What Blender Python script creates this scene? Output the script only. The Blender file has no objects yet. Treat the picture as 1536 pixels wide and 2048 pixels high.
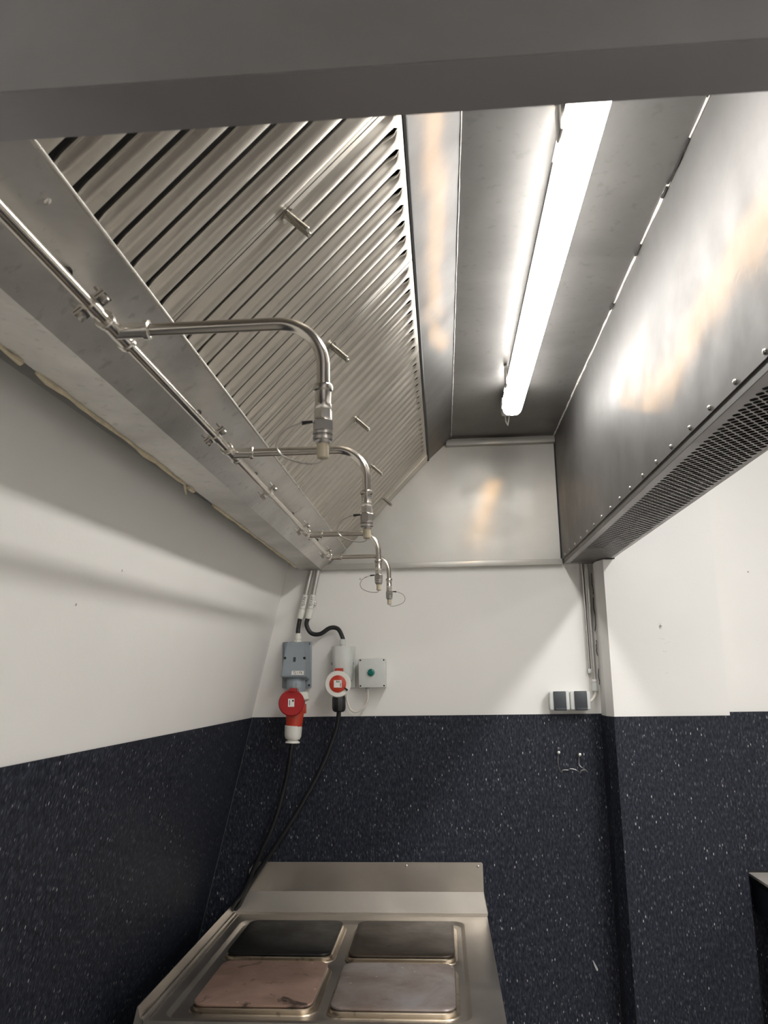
import bpy, bmesh, math, random
from mathutils import Vector, Matrix

C = bpy.context.scene.collection
S = bpy.context.scene
H = 1.62                                   # camera height above the floor; geometry below is written relative to it

# ------------------------------------------------------------------ camera
F_PX, W_PX, H_PX = 1548.39, 1536, 2048
PITCH, YAW, ROLL = math.radians(12.1004), math.radians(-4.1265), math.radians(-0.8299)
_f = Vector((math.sin(YAW) * math.cos(PITCH), math.cos(YAW) * math.cos(PITCH), math.sin(PITCH)))
_r0 = Vector((math.cos(YAW), -math.sin(YAW), 0)); _u0 = _r0.cross(_f)
_r = math.cos(ROLL) * _r0 + math.sin(ROLL) * _u0
_u = -math.sin(ROLL) * _r0 + math.cos(ROLL) * _u0
cam_data = bpy.data.cameras.new('camera'); cam = bpy.data.objects.new('camera', cam_data); C.objects.link(cam)
cam.matrix_world = Matrix(((_r.x, _u.x, -_f.x, 0), (_r.y, _u.y, -_f.y, 0), (_r.z, _u.z, -_f.z, H), (0, 0, 0, 1)))
cam_data.sensor_fit = 'VERTICAL'; cam_data.sensor_height = 24.0
cam_data.lens = F_PX / H_PX * 24.0
cam_data.clip_start = 0.05
cam_data.dof.use_dof = True; cam_data.dof.focus_distance = 2.2
cam_data.dof.aperture_fstop = cam_data.lens / 1.9
S.camera = cam

# ------------------------------------------------------------------ world and exposure
wd = bpy.data.worlds.new('world'); S.world = wd; wd.use_nodes = True
wd.node_tree.nodes['Background'].inputs[0].default_value = (0.9, 0.95, 1.0, 1)
wd.node_tree.nodes['Background'].inputs[1].default_value = 0.05
S.view_settings.view_transform = 'Standard'; S.view_settings.look = 'None'
S.view_settings.gamma = 1.0; S.view_settings.use_curve_mapping = False
S.view_settings.exposure = 0.0
S.cycles.max_bounces = 12; S.cycles.diffuse_bounces = 5; S.cycles.glossy_bounces = 6
S.cycles.sample_clamp_indirect = 6.0
HOOD_LAMP, ROOM_LAMP = 31.0, 57.0          # emission of the hood's tube and of the ceiling battens, added fill included

# ------------------------------------------------------------------ helpers
def at(px, py, y):
    """photo pixel -> point on the vertical plane at distance y from the camera"""
    d = _f + _r * ((px - W_PX / 2) / F_PX) - _u * ((py - H_PX / 2) / F_PX)
    return d * (y / d.y)

class MB:
    def __init__(s): s.bm = bmesh.new()
    def face(s, pts):
        return s.bm.faces.new([s.bm.verts.new(p) for p in pts])
    def box(s, x0, x1, y0, y1, z0, z1, bev=0, seg=2):
        v = [s.bm.verts.new((x, y, z)) for x in (x0, x1) for y in (y0, y1) for z in (z0, z1)]
        fs = [s.bm.faces.new([v[i] for i in q]) for q in ((0, 1, 3, 2), (4, 6, 7, 5), (0, 4, 5, 1), (2, 3, 7, 6), (0, 2, 6, 4), (1, 5, 7, 3))]
        if bev:
            es = list({e for f in fs for e in f.edges})
            bmesh.ops.bevel(s.bm, geom=es, offset=bev, segments=seg, affect='EDGES', profile=0.5)
        return s
    def prism(s, pts, d, bev=0):
        """closed polygon (3-D points) pushed along vector d"""
        d = Vector(d); a = [s.bm.verts.new(p) for p in pts]; b = [s.bm.verts.new(Vector(p) + d) for p in pts]
        n = len(a); fs = [s.bm.faces.new(a[::-1]), s.bm.faces.new(b)]
        for i in range(n): fs.append(s.bm.faces.new((a[i], a[(i + 1) % n], b[(i + 1) % n], b[i])))
        if bev:
            bmesh.ops.bevel(s.bm, geom=list({e for f in fs for e in f.edges}), offset=bev, segments=2, affect='EDGES', profile=0.5)
        return s
    def tube(s, pts, r, seg=10, caps=True):
        pts = [Vector(p) for p in pts]; n = len(pts); rings = []; ref = None
        rr = r if isinstance(r, (list, tuple)) else [r] * n
        for i in range(n):
            t = (pts[min(i + 1, n - 1)] - pts[max(i - 1, 0)]).normalized()
            if ref is None:
                ref = Vector((0, 0, 1)) if abs(t.z) < 0.9 else Vector((1, 0, 0))
            a = (ref - t * ref.dot(t)).normalized(); b = t.cross(a); ref = a
            rings.append([s.bm.verts.new(pts[i] + (a * math.cos(k / seg * math.tau) + b * math.sin(k / seg * math.tau)) * rr[i]) for k in range(seg)])
        for i in range(n - 1):
            for k in range(seg):
                s.bm.faces.new((rings[i][k], rings[i][(k + 1) % seg], rings[i + 1][(k + 1) % seg], rings[i + 1][k]))
        if caps:
            s.bm.faces.new(rings[0][::-1]); s.bm.faces.new(rings[-1])
        return s
    def lathe(s, o, axis, prof, seg=20, phase=0.0):
        """prof: (distance along axis, radius)"""
        o = Vector(o); t = Vector(axis).normalized()
        ref = Vector((0, 0, 1)) if abs(t.z) < 0.9 else Vector((0, -1, 0))
        a = (ref - t * ref.dot(t)).normalized(); b = t.cross(a); rings = []
        for d, r in prof:
            rings.append([s.bm.verts.new(o + t * d + (a * math.cos(k / seg * math.tau + phase) + b * math.sin(k / seg * math.tau + phase)) * max(r, 1e-5)) for k in range(seg)])
        for i in range(len(prof) - 1):
            for k in range(seg):
                s.bm.faces.new((rings[i][k], rings[i][(k + 1) % seg], rings[i + 1][(k + 1) % seg], rings[i + 1][k]))
        s.bm.faces.new(rings[0][::-1]); s.bm.faces.new(rings[-1])
        return s
    def mesh(s, name, mat, smooth=True, fix=True):
        if fix: bmesh.ops.recalc_face_normals(s.bm, faces=s.bm.faces[:])
        me = bpy.data.meshes.new(name)
        xs = [v.co for v in s.bm.verts]
        lo = Vector([min(c[i] for c in xs) for i in range(3)]); hi = Vector([max(c[i] for c in xs) for i in range(3)])
        o = Vector(((lo.x + hi.x) / 2, (lo.y + hi.y) / 2, lo.z))
        bmesh.ops.translate(s.bm, verts=s.bm.verts[:], vec=-o)
        s.bm.to_mesh(me); s.bm.free()
        me.materials.append(mat)
        if smooth:
            me.polygons.foreach_set('use_smooth', [True] * len(me.polygons)); me.set_sharp_from_angle(angle=math.radians(32))
        return me, o + Vector((0, 0, H))

WORLD = {}
def link(name, me, loc, parent=None):
    o = bpy.data.objects.new(name, me); C.objects.link(o)
    WORLD[o.name] = loc.copy()
    if parent is not None:
        o.parent = parent; o.location = loc - WORLD[parent.name]
    else: o.location = loc
    return o
def part(name, mb, mat, parent=None, label=None, smooth=True, fix=True):
    me, loc = mb.mesh(name, mat, smooth, fix)
    o = link(name, me, loc, parent)
    if label: o['label'] = label
    return o
def tag(o, label, cat, group=None):
    o['label'] = label; o['category'] = cat
    if group: o['group'] = group
    return o
def thing(name, loc, label, cat, group=None):
    return tag(link(name, None, Vector(loc) + Vector((0, 0, H))), label, cat, group)
def struct(name, mb, mat, smooth=False):
    o = part(name, mb, mat, None, None, smooth); o['kind'] = 'structure'; return o
def smoothpath(pts, n=8):
    """Catmull-Rom through the points"""
    P = [Vector(p) for p in pts]; P = [2 * P[0] - P[1]] + P + [2 * P[-1] - P[-2]]; out = []
    for i in range(1, len(P) - 2):
        for k in range(n):
            t = k / n; a, b, c, d = P[i - 1:i + 3]
            out.append(0.5 * ((2 * b) + (c - a) * t + (2 * a - 5 * b + 4 * c - d) * t * t + (3 * b - a - 3 * c + d) * t ** 3))
    out.append(P[-2]); return out
def rrect(cx, cy, w, d, r, z, n=5):
    pts = []
    for sx, sy, a0 in ((1, 1, 0), (-1, 1, 90), (-1, -1, 180), (1, -1, 270)):
        for k in range(n + 1):
            a = math.radians(a0 + 90 * k / n)
            pts.append((cx + sx * (w / 2 - r) + r * math.cos(a), cy + sy * (d / 2 - r) + r * math.sin(a), z))
    return pts
def loft(mb, loops, cap0=True, cap1=True):
    R = [[mb.bm.verts.new(p) for p in l] for l in loops]; n = len(R[0])
    for i in range(len(R) - 1):
        for k in range(n): mb.bm.faces.new((R[i][k], R[i][(k + 1) % n], R[i + 1][(k + 1) % n], R[i + 1][k]))
    if cap0: mb.bm.faces.new(R[0][::-1])
    if cap1: mb.bm.faces.new(R[-1])
    return mb

# ------------------------------------------------------------------ materials
def new_mat(name):
    m = bpy.data.materials.new(name); m.use_nodes = True; nt = m.node_tree
    return m, nt, nt.nodes['Principled BSDF'], nt.nodes['Material Output']
def N(nt, t, **kw):
    n = nt.nodes.new(t)
    for k, v in kw.items():
        if isinstance(k, str) and hasattr(n, k): setattr(n, k, v)
    return n
def coords(nt, scale=(1, 1, 1)):
    g = N(nt, 'ShaderNodeNewGeometry'); mp = N(nt, 'ShaderNodeMapping'); mp.inputs['Scale'].default_value = scale
    nt.links.new(g.outputs['Position'], mp.inputs['Vector']); return mp.outputs['Vector']
def noise(nt, vec, scale, detail=4, rough=0.55, dist=0.0):
    n = N(nt, 'ShaderNodeTexNoise'); n.inputs['Scale'].default_value = scale; n.inputs['Detail'].default_value = detail
    n.inputs['Roughness'].default_value = rough; n.inputs['Distortion'].default_value = dist
    nt.links.new(vec, n.inputs['Vector']); return n.outputs['Fac']
def ramp(nt, fac, stops):
    r = N(nt, 'ShaderNodeValToRGB'); e = r.color_ramp.elements
    while len(e) < len(stops): e.new(0.5)
    for el, (p, c) in zip(e, stops):
        el.position = p; el.color = tuple(c) + (1,) if len(c) == 3 else c
    nt.links.new(fac, r.inputs['Fac']); return r.outputs['Color']
def bump(nt, fac, strength, dist, normal=None):
    b = N(nt, 'ShaderNodeBump'); b.inputs['Strength'].default_value = strength; b.inputs['Distance'].default_value = dist
    nt.links.new(fac, b.inputs['Height'])
    if normal is not None: nt.links.new(normal, b.inputs['Normal'])
    return b.outputs['Normal']
def mixrgb(nt, fac, a, b):
    m = N(nt, 'ShaderNodeMix'); m.data_type = 'RGBA'
    if isinstance(fac, float): m.inputs['Factor'].default_value = fac
    else: nt.links.new(fac, m.inputs['Factor'])
    for sock, v in ((m.inputs['A'], a), (m.inputs['B'], b)):
        if isinstance(v, tuple): sock.default_value = v + (1,)
        else: nt.links.new(v, sock)
    return m.outputs['Result']

def plain(name, col, rough=0.5, metal=0.0, var=0.06, scale=40, bumpy=0.0, spec=0.5):
    m, nt, b, o = new_mat(name); v = coords(nt)
    f = noise(nt, v, scale)
    lo = tuple(c * (1 - var) for c in col); hi = tuple(min(1, c * (1 + var)) for c in col)
    nt.links.new(ramp(nt, f, [(0.3, lo), (0.7, hi)]), b.inputs['Base Color'])
    b.inputs['Roughness'].default_value = rough; b.inputs['Metallic'].default_value = metal
    b.inputs['Specular IOR Level'].default_value = spec
    if bumpy: nt.links.new(bump(nt, noise(nt, v, 300, 2), bumpy, 0.001), b.inputs['Normal'])
    return m

def steel(name, col=(0.60, 0.57, 0.53), rough=0.34, blot=0.12, grain=(3, 3, 3), gstr=0.06, wave=0.0, film=0.0, spots=0.0, metal=1.0):
    """stainless sheet: brushed grain, cloudy grease blotches, slight waviness, and optionally a yellowed lacquer film that mirrors sharply"""
    m, nt, b, o = new_mat(name); v = coords(nt)
    big = noise(nt, v, 3.2, 6, 0.62, 0.5)
    fine = noise(nt, coords(nt, grain), 90, 3)
    lo = tuple(c * (1 - blot) for c in col); hi = tuple(min(1, c * (1 + blot)) for c in col)
    c1 = ramp(nt, big, [(0.3, lo), (0.72, hi)])
    if spots:
        sp = noise(nt, v, 55, 3, 0.5)
        c1 = mixrgb(nt, ramp(nt, sp, [(0.60, (0, 0, 0)), (0.70, (spots,) * 3)]), c1, tuple(c * 0.55 for c in col))
    nt.links.new(c1, b.inputs['Base Color'])
    b.inputs['Metallic'].default_value = metal
    b.inputs['Specular IOR Level'].default_value = 0.3
    rr = ramp(nt, noise(nt, v, 9, 5, 0.6), [(0.3, (rough * 0.86,) * 3), (0.75, (min(1, rough * 1.18),) * 3)])
    nt.links.new(rr, b.inputs['Roughness'])
    nrm = bump(nt, fine, max(gstr, 0.001), 0.002)
    if wave: nrm = bump(nt, noise(nt, v, 2.6, 2, 0.4), wave, 0.05, nrm)
    nt.links.new(nrm, b.inputs['Normal'])
    if film:
        g = N(nt, 'ShaderNodeBsdfGlossy'); g.inputs['Color'].default_value = (1.0, 0.56, 0.20, 1); g.inputs['Roughness'].default_value = 0.10
        n2 = bump(nt, noise(nt, v, 140, 2), 0.12, 0.002)
        if wave: n2 = bump(nt, noise(nt, v, 2.6, 2, 0.4), wave, 0.05, n2)
        nt.links.new(n2, g.inputs['Normal'])
        mx = N(nt, 'ShaderNodeMixShader'); mx.inputs[0].default_value = film
        nt.links.new(b.outputs[0], mx.inputs[1]); nt.links.new(g.outputs[0], mx.inputs[2]); nt.links.new(mx.outputs[0], o.inputs['Surface'])
    return m

def paint_mat():
    m, nt, b, o = new_mat('white_paint'); v = coords(nt)
    c = ramp(nt, noise(nt, v, 1.6, 3), [(0.3, (0.80, 0.785, 0.755)), (0.7, (0.84, 0.825, 0.80))])
    vo = N(nt, 'ShaderNodeTexVoronoi'); vo.inputs['Scale'].default_value = 9.0; nt.links.new(v, vo.inputs['Vector'])
    sp = ramp(nt, vo.outputs['Distance'], [(0.018, (1, 1, 1)), (0.03, (0, 0, 0))])
    gate = ramp(nt, noise(nt, v, 2.3, 2), [(0.5, (0, 0, 0)), (0.55, (0.7,) * 3)])
    mul = N(nt, 'ShaderNodeMath', operation='MULTIPLY'); nt.links.new(sp, mul.inputs[0]); nt.links.new(gate, mul.inputs[1])
    c = mixrgb(nt, mul.outputs[0], c, (0.16, 0.12, 0.09))
    nt.links.new(c, b.inputs['Base Color']); b.inputs['Roughness'].default_value = 0.55
    n = bump(nt, noise(nt, v, 160, 3), 0.10, 0.002)
    nt.links.new(bump(nt, noise(nt, v, 5, 3), 0.15, 0.02, n), b.inputs['Normal'])
    return m

def vinyl_mat():
    m, nt, b, o = new_mat('flecked_navy_vinyl'); v0 = coords(nt)
    def flecks(scale, stretch, r0, r1, keep, seed):
        mp = N(nt, 'ShaderNodeMapping'); mp.inputs['Scale'].default_value = (1, 1, stretch); mp.inputs['Location'].default_value = (seed, seed * 1.7, seed * 0.3)
        mp.inputs['Rotation'].default_value = (0.25, 0.35, 0)
        nt.links.new(v0, mp.inputs['Vector'])
        vo = N(nt, 'ShaderNodeTexVoronoi'); vo.inputs['Scale'].default_value = scale; nt.links.new(mp.outputs[0], vo.inputs['Vector'])
        d = ramp(nt, vo.outputs['Distance'], [(r0, (1, 1, 1)), (r1, (0, 0, 0))])
        sep = N(nt, 'ShaderNodeSeparateColor'); nt.links.new(vo.outputs['Color'], sep.inputs[0])
        k = N(nt, 'ShaderNodeMath', operation='GREATER_THAN'); nt.links.new(sep.outputs[0], k.inputs[0]); k.inputs[1].default_value = 1 - keep
        mu = N(nt, 'ShaderNodeMath', operation='MULTIPLY'); nt.links.new(d, mu.inputs[0]); nt.links.new(k.outputs[0], mu.inputs[1])
        mu2 = N(nt, 'ShaderNodeMath', operation='MULTIPLY'); nt.links.new(mu.outputs[0], mu2.inputs[0]); nt.links.new(sep.outputs[1], mu2.inputs[1])
        return mu2.outputs[0]
    base = ramp(nt, noise(nt, coords(nt, (1, 1, 0.35)), 210, 2), [(0.34, (0.006, 0.0078, 0.014)), (0.56, (0.021, 0.025, 0.038)), (0.74, (0.055, 0.060, 0.076))])
    c = mixrgb(nt, flecks(150, 0.40, 0.22, 0.32, 0.45, 3.1), base, (0.105, 0.11, 0.125))
    c = mixrgb(nt, flecks(140, 0.34, 0.13, 0.22, 0.20, 0.0), c, (0.55, 0.55, 0.54))
    nt.links.new(c, b.inputs['Base Color']); b.inputs['Roughness'].default_value = 0.58; b.inputs['Specular IOR Level'].default_value = 0.25
    nt.links.new(bump(nt, noise(nt, v0, 220, 2), 0.12, 0.001), b.inputs['Normal'])
    return m

def emit(name, col, strength):
    m, nt, b, o = new_mat(name)
    b.inputs['Base Color'].default_value = (0.9, 0.9, 0.88, 1); b.inputs['Roughness'].default_value = 0.4
    b.inputs['Emission Color'].default_value = col + (1,); b.inputs['Emission Strength'].default_value = strength
    return m

M_PAINT, M_VINYL = paint_mat(), vinyl_mat()
M_FLOOR = plain('grey_floor', (0.36, 0.345, 0.32), 0.5, var=0.15)
M_CEIL = plain('ceiling_white', (0.74, 0.73, 0.71), 0.7, var=0.02)
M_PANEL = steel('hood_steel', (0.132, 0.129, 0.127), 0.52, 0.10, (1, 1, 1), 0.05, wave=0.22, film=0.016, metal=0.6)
M_HCEIL = steel('hood_ceiling_steel', (0.24, 0.232, 0.225), 0.46, 0.14, (1, 8, 8), 0.06, wave=0.06, film=0.006, spots=0.25, metal=0.7)
M_BACK = steel('hood_back_steel', (0.55, 0.54, 0.51), 0.48, 0.08, (8, 1, 1), 0.05, wave=0.08, film=0.02, metal=0.6)
M_GUT = steel('gutter_steel', (0.62, 0.60, 0.57), 0.36, 0.28, (1, 9, 1), 0.06, wave=0.06, spots=0.4, metal=0.7)
M_FILT = steel('filter_steel', (0.49, 0.455, 0.40), 0.37, 0.12, (2, 8, 2), 0.03, spots=0.2, metal=0.92)
M_FRONT = steel('hood_front_steel', (0.22, 0.212, 0.216), 0.42, 0.10, (1, 9, 9), 0.03, metal=0.8)
M_FRONT_LIT = steel('hood_front_steel_lit', (0.40, 0.392, 0.405), 0.42, 0.06, (1, 9, 9), 0.03, metal=0.85)  # lighter copy of the front steel; the underside's brightness is painted in
M_PERF = steel('perforated_steel', (0.47, 0.455, 0.45), 0.44, 0.08, gstr=0.0, metal=0.85)
M_PIPE = steel('polished_pipe', (0.66, 0.62, 0.56), 0.20, 0.05, gstr=0.0)
M_FIT = steel('fitting_nickel', (0.68, 0.65, 0.60), 0.22, 0.10, gstr=0.0, wave=0.2)
M_COUP = steel('coupler_steel', (0.42, 0.40, 0.38), 0.30, 0.10)
M_STOVE = steel('range_steel', (0.60, 0.56, 0.51), 0.38, 0.08, (1, 5, 5), 0.0)
M_COND = steel('conduit_steel', (0.55, 0.54, 0.52), 0.34, 0.06, gstr=0.0)
M_ZINC = steel('zinc_screw', (0.66, 0.64, 0.60), 0.28, 0.05, gstr=0.0)
M_DARKM = plain('dark_metal', (0.03, 0.028, 0.026), 0.45, metal=0.6)
M_INSIDE = plain('shade_inside', (0.015, 0.014, 0.013), 0.8)  # near-black colour stands in for shade inside the closed hood
M_SEAL = plain('cream_sealant', (0.62, 0.54, 0.38), 0.6, var=0.15)
M_SEALG = plain('grey_sealant', (0.60, 0.58, 0.54), 0.5, var=0.3, scale=60)
M_JET = plain('jet_black', (0.006, 0.006, 0.006), 0.5)
M_BLACK = plain('black_rubber', (0.010, 0.011, 0.013), 0.42)
M_PLUGB = plain('black_plastic', (0.012, 0.013, 0.015), 0.32)
M_GREY = plain('grey_plastic', (0.27, 0.31, 0.345), 0.42, var=0.03)
M_LGREY = plain('light_grey_plastic', (0.60, 0.62, 0.60), 0.42, var=0.03)
M_WHITE = plain('white_plastic', (0.76, 0.75, 0.70), 0.40, var=0.03)
M_RED = plain('red_plastic', (0.36, 0.008, 0.011), 0.33, var=0.05)
M_ORED = plain('orange_red_plastic', (0.46, 0.036, 0.014), 0.38, var=0.05)
M_TEAL = plain('green_lens', (0.0, 0.13, 0.105), 0.22, var=0.05)
M_FLAP = plain('charcoal_flap', (0.040, 0.047, 0.054), 0.45, var=0.05)
M_PAPER = plain('white_label', (0.80, 0.79, 0.76), 0.6, var=0.02)
M_INK = plain('black_ink', (0.02, 0.02, 0.022), 0.6)
M_BEIGE = plain('beige_plastic', (0.50, 0.44, 0.32), 0.45, var=0.15)
M_WCABLE = plain('white_cable', (0.72, 0.68, 0.62), 0.45, var=0.06)
M_COUNTER = plain('pale_worktop', (0.78, 0.73, 0.66), 0.30, var=0.04)
M_APRON = plain('dark_apron', (0.022, 0.026, 0.04), 0.4)
M_LAMPH = plain('lamp_housing', (0.70, 0.69, 0.66), 0.4, var=0.02)
M_TUBE = emit('tube_diffuser', (1.0, 0.975, 0.93), HOOD_LAMP)
M_ROOMT = emit('room_diffuser', (1.0, 0.985, 0.965), ROOM_LAMP)

def plate_mat(name, stops, rough, rust, spotcol):
    m, nt, b, o = new_mat(name); v = coords(nt)
    c = ramp(nt, noise(nt, v, 6.5, 5, 0.6, 0.6), stops)
    s = ramp(nt, noise(nt, v, 14, 5, 0.65, 1.0), [(0.60, (0, 0, 0)), (0.68, (rust,) * 3)])
    c = mixrgb(nt, s, c, spotcol)
    vo = N(nt, 'ShaderNodeTexVoronoi'); vo.inputs['Scale'].default_value = 26; nt.links.new(v, vo.inputs['Vector'])
    fl = ramp(nt, vo.outputs['Distance'], [(0.05, (0.5,) * 3), (0.09, (0, 0, 0))])
    c = mixrgb(nt, fl, c, tuple(min(1, x * 2.2) for x in stops[-1][1]))
    nt.links.new(c, b.inputs['Base Color']); b.inputs['Metallic'].default_value = 0.55
    nt.links.new(ramp(nt, noise(nt, v, 10, 4), [(0.3, (rough * 0.8,) * 3), (0.7, (rough * 1.25,) * 3)]), b.inputs['Roughness'])
    nt.links.new(bump(nt, noise(nt, v, 160, 3), 0.10, 0.001), b.inputs['Normal'])
    return m
P_BL = plate_mat('plate_black', [(0.3, (0.012, 0.012, 0.012)), (0.7, (0.022, 0.022, 0.021))], 0.42, 0.1, (0.03, 0.03, 0.03))
P_BR = plate_mat('plate_dark_brown', [(0.3, (0.045, 0.034, 0.026)), (0.7, (0.085, 0.066, 0.052))], 0.42, 0.7, (0.015, 0.012, 0.010))
P_FL = plate_mat('plate_copper_brown', [(0.3, (0.28, 0.18, 0.14)), (0.7, (0.46, 0.31, 0.255))], 0.50, 0.85, (0.035, 0.028, 0.024))
P_FR = plate_mat('plate_grey_brown', [(0.3, (0.20, 0.15, 0.125)), (0.55, (0.33, 0.285, 0.27)), (0.75, (0.40, 0.385, 0.40))], 0.40, 0.35, (0.10, 0.065, 0.045))
M_RIM = steel('burnt_rim_steel', (0.50, 0.43, 0.34), 0.36, 0.35, spots=0.8)

# ------------------------------------------------------------------ room shell
D = 2.6                                    # distance of the back wall
ZF, ZC, DADO = -1.62, 1.28, -0.122         # floor, ceiling, top of the vinyl
XR, YB = 3.2, -3.0
def wall_x(z, y): return (-0.607 + 0.234 * z) + 0.018 * (y - D)    # the left wall leans inwards
struct('floor', MB().box(-1.6, XR + .1, YB - .1, D + .3, ZF - .1, ZF), M_FLOOR)
struct('ceiling', MB().box(-1.6, XR + .1, YB - .1, D + .3, ZC, ZC + .1), M_CEIL)
wb = struct('wall_back', MB().box(-1.6, XR + .1, D, D + .2, ZF, ZC), M_PAINT)
struct('wall_right', MB().box(XR, XR + .1, YB, D, ZF, ZC), M_PAINT)
struct('wall_front', MB().box(-1.6, XR + .1, YB - .1, YB, ZF, ZC), M_PAINT)
mb = MB(); zk = 0.40
a0, a1 = wall_x(ZF, YB), wall_x(ZF, D); b0, b1 = wall_x(zk, YB), wall_x(zk, D)
lo = [(a0, YB, ZF), (a1, D, ZF)]; mi = [(b0, YB, zk), (b1, D, zk)]; hi = [(b0, YB, ZC), (b1, D, ZC)]
for p, q in ((lo, mi), (mi, hi)): mb.face([p[0], p[1], q[1], q[0]])
off = [(-1.55, YB, ZF), (-1.55, D, ZF), (-1.55, D, ZC), (-1.55, YB, ZC)]
mb.face(off); mb.face([lo[0], mi[0], hi[0], off[3], off[0]]); mb.face([lo[1], off[1], off[2], hi[1], mi[1]])
mb.face([hi[0], hi[1], off[2], off[3]]); mb.face([lo[0], off[0], off[1], lo[1]])
bmesh.ops.remove_doubles(mb.bm, verts=mb.bm.verts[:], dist=1e-5)
wl = struct('wall_left', mb, M_PAINT)
t = 0.004
mb = MB(); dz = DADO
mb.prism([(wall_x(ZF, YB), YB, ZF), (wall_x(dz, YB), YB, dz), (wall_x(dz, YB) + t, YB, dz), (wall_x(ZF, YB) + t, YB, ZF)], (wall_x(dz, D) - wall_x(dz, YB), D - t - YB, 0))
part('vinyl_cladding', mb, M_VINYL, wl, 'navy vinyl sheet with white flecks', smooth=False)
part('vinyl_cladding', MB().box(wall_x(DADO, D) - .42, 0.505, D - t, D, ZF, DADO + .001), M_VINYL, wb, 'navy vinyl sheet with white flecks', smooth=False)
part('vinyl_cladding', MB().box(0.86, XR, D - t, D, ZF, DADO + .002), M_VINYL, wb, 'navy vinyl sheet with white flecks', smooth=False)
# a boxed-out pilaster to the right of the range, with a bevelled corner
pil = [(0.50, D), (0.50, 2.524), (0.515, 2.48), (0.857, 2.48), (0.857, D)]
wp = struct('wall_pilaster', MB().prism([(x, y, ZF) for x, y in pil], (0, 0, .358 - ZF)).box(.552, .857, 2.48, D, .358, ZC), M_PAINT)
pv = [(0.50, D - t), (0.50 - t, D - t), (0.50 - t, 2.523), (0.513, 2.476), (0.861, 2.476), (0.861, D - t), (0.857, D - t), (0.857, 2.48), (0.515, 2.48), (0.50, 2.524)]
part('vinyl_cladding', MB().prism([(x, y, ZF) for x, y in pv], (0, 0, DADO - .003 - ZF)), M_VINYL, wp, 'navy vinyl sheet with white flecks', smooth=False)
# cracked paint in the pilaster's inner corner
mb = MB(); random.seed(5)
for z0, z1 in ((0.33, 0.26), (0.25, 0.14), (0.11, 0.06), (0.02, -0.03)):
    k = 6; mb.tube([(0.499 + random.uniform(-.002, .001), 2.592 + random.uniform(-.006, .006), z0 + (z1 - z0) * i / k) for i in range(k + 1)], 0.0012, 5)
part('paint_crack', mb, M_DARKM, wp, 'dark crack in the paint')
mb = MB()                                   # weld joint in the vinyl where the sheets meet in the left corner
mb.tube([(wall_x(DADO, D) + .004, D - .006, DADO), (wall_x(ZF, D) + .004, D - .006, ZF)], 0.0016, 6)
part('corner_weld', mb, plain('weld_grey', (0.07, 0.075, 0.08), 0.5), wb)
mb = MB()
for px_, py_, w_, a_ in ((1326, 1278, 7, -.25), (1331, 1287, 4, .6), (1337, 1284, 5, .1), (1330, 1303, 8, -.1), (1334, 1346, 6, .15), (1320, 1277, 3, -.6)):
    c_ = at(px_, py_, 2.4796); d_ = Vector((math.cos(a_), 0, math.sin(a_))) * w_ * .0008
    mb.prism([c_ - d_, c_ + d_ - Vector((0, 0, .0004)), c_ + d_, c_ - d_ + Vector((0, 0, .0006))], (0, .0006, 0))
sc_ = part('scuff_mark', mb, plain('pencil_grey', (0.45, 0.43, 0.40), 0.7), wp, 'faint grey scuffs in the paint', smooth=False); sc_['kind'] = 'stuff'
mb = MB(); c_ = at(1191, 1932, D - t)
mb.prism([c_ + Vector((x_, -.0004, z_)) for x_, z_ in ((-.008, .016), (-.004, .013), (.001, .004), (.007, -.008), (.006, -.014), (.002, -.012), (-.003, .000))], (0, .0006, 0))
part('scrape_mark', mb, plain('scrape_white', (0.42, 0.42, 0.40), 0.7, var=.4, scale=200), wb, 'pale scrape in the vinyl', smooth=False)

# ceiling lights right of the hood; the unseen rear one is added as fill
def room_light(x, y0, y1, label):
    t_ = thing('ceiling_light', (x, (y0 + y1) / 2, ZC), label, 'ceiling light')
    part('housing', MB().box(x - .09, x + .09, y0, y1, ZC - .05, ZC - .001, .006), M_LAMPH, t_)
    part('diffuser', MB().box(x - .075, x + .075, y0 + .01, y1 - .01, ZC - .075, ZC - .0501, .01), M_ROOMT, t_)
room_light(1.22, -0.1, 1.5, 'white ceiling batten beside the extraction hood')
room_light(2.55, -2.6, -1.0, 'added fill batten, unseen in the far rear of the room')

# ------------------------------------------------------------------ extraction hood
YF, YE = 0.40, D - 0.003                    # front face, back face
XA, XB, XC, XD, XE, XG, XH = -0.472, -0.403, -0.318, -0.035, 0.050, 0.405, 0.547
ZB, ZLIP, ZD, ZT = 0.362, 0.428, 0.730, 0.810
hood = thing('extraction_hood', (0, 1.5, ZB), 'long stainless steel extraction hood over the range, lit from inside', 'extraction hood')
def sheet(name, pts, thick, mat, label=None, bev=0, parent=hood):
    return part(name, MB().prism(pts, thick, bev), mat, parent, label, smooth=bool(bev))
LY = YE - YF - .004; y0 = YF + .002
sheet('bottom_panel', [(XA, y0, ZB), (XB, y0, ZB), (XB, y0, ZB + .003), (XA, y0, ZB + .003)], (0, LY, 0), M_GUT)
sheet('gutter_panel', [(XB, y0, ZB), (XC, y0, ZLIP), (XC - .0015, y0, ZLIP + .003), (XB - .002, y0, ZB + .003)], (0, LY - .012, 0), M_GUT)
part('lip_edge', MB().tube([(XC, y0, ZLIP + .001), (XC, y0 + LY - .012, ZLIP + .001)], .0024, 10), M_ZINC, hood, 'bright folded edge')
sheet('gutter_lip', [(XC, y0, ZLIP), (XC - .001, y0, ZLIP + .0032), (XC - .010, y0, ZLIP + .0032), (XC - .010, y0, ZLIP + .001)], (0, LY - .012, 0), M_ZINC)
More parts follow.
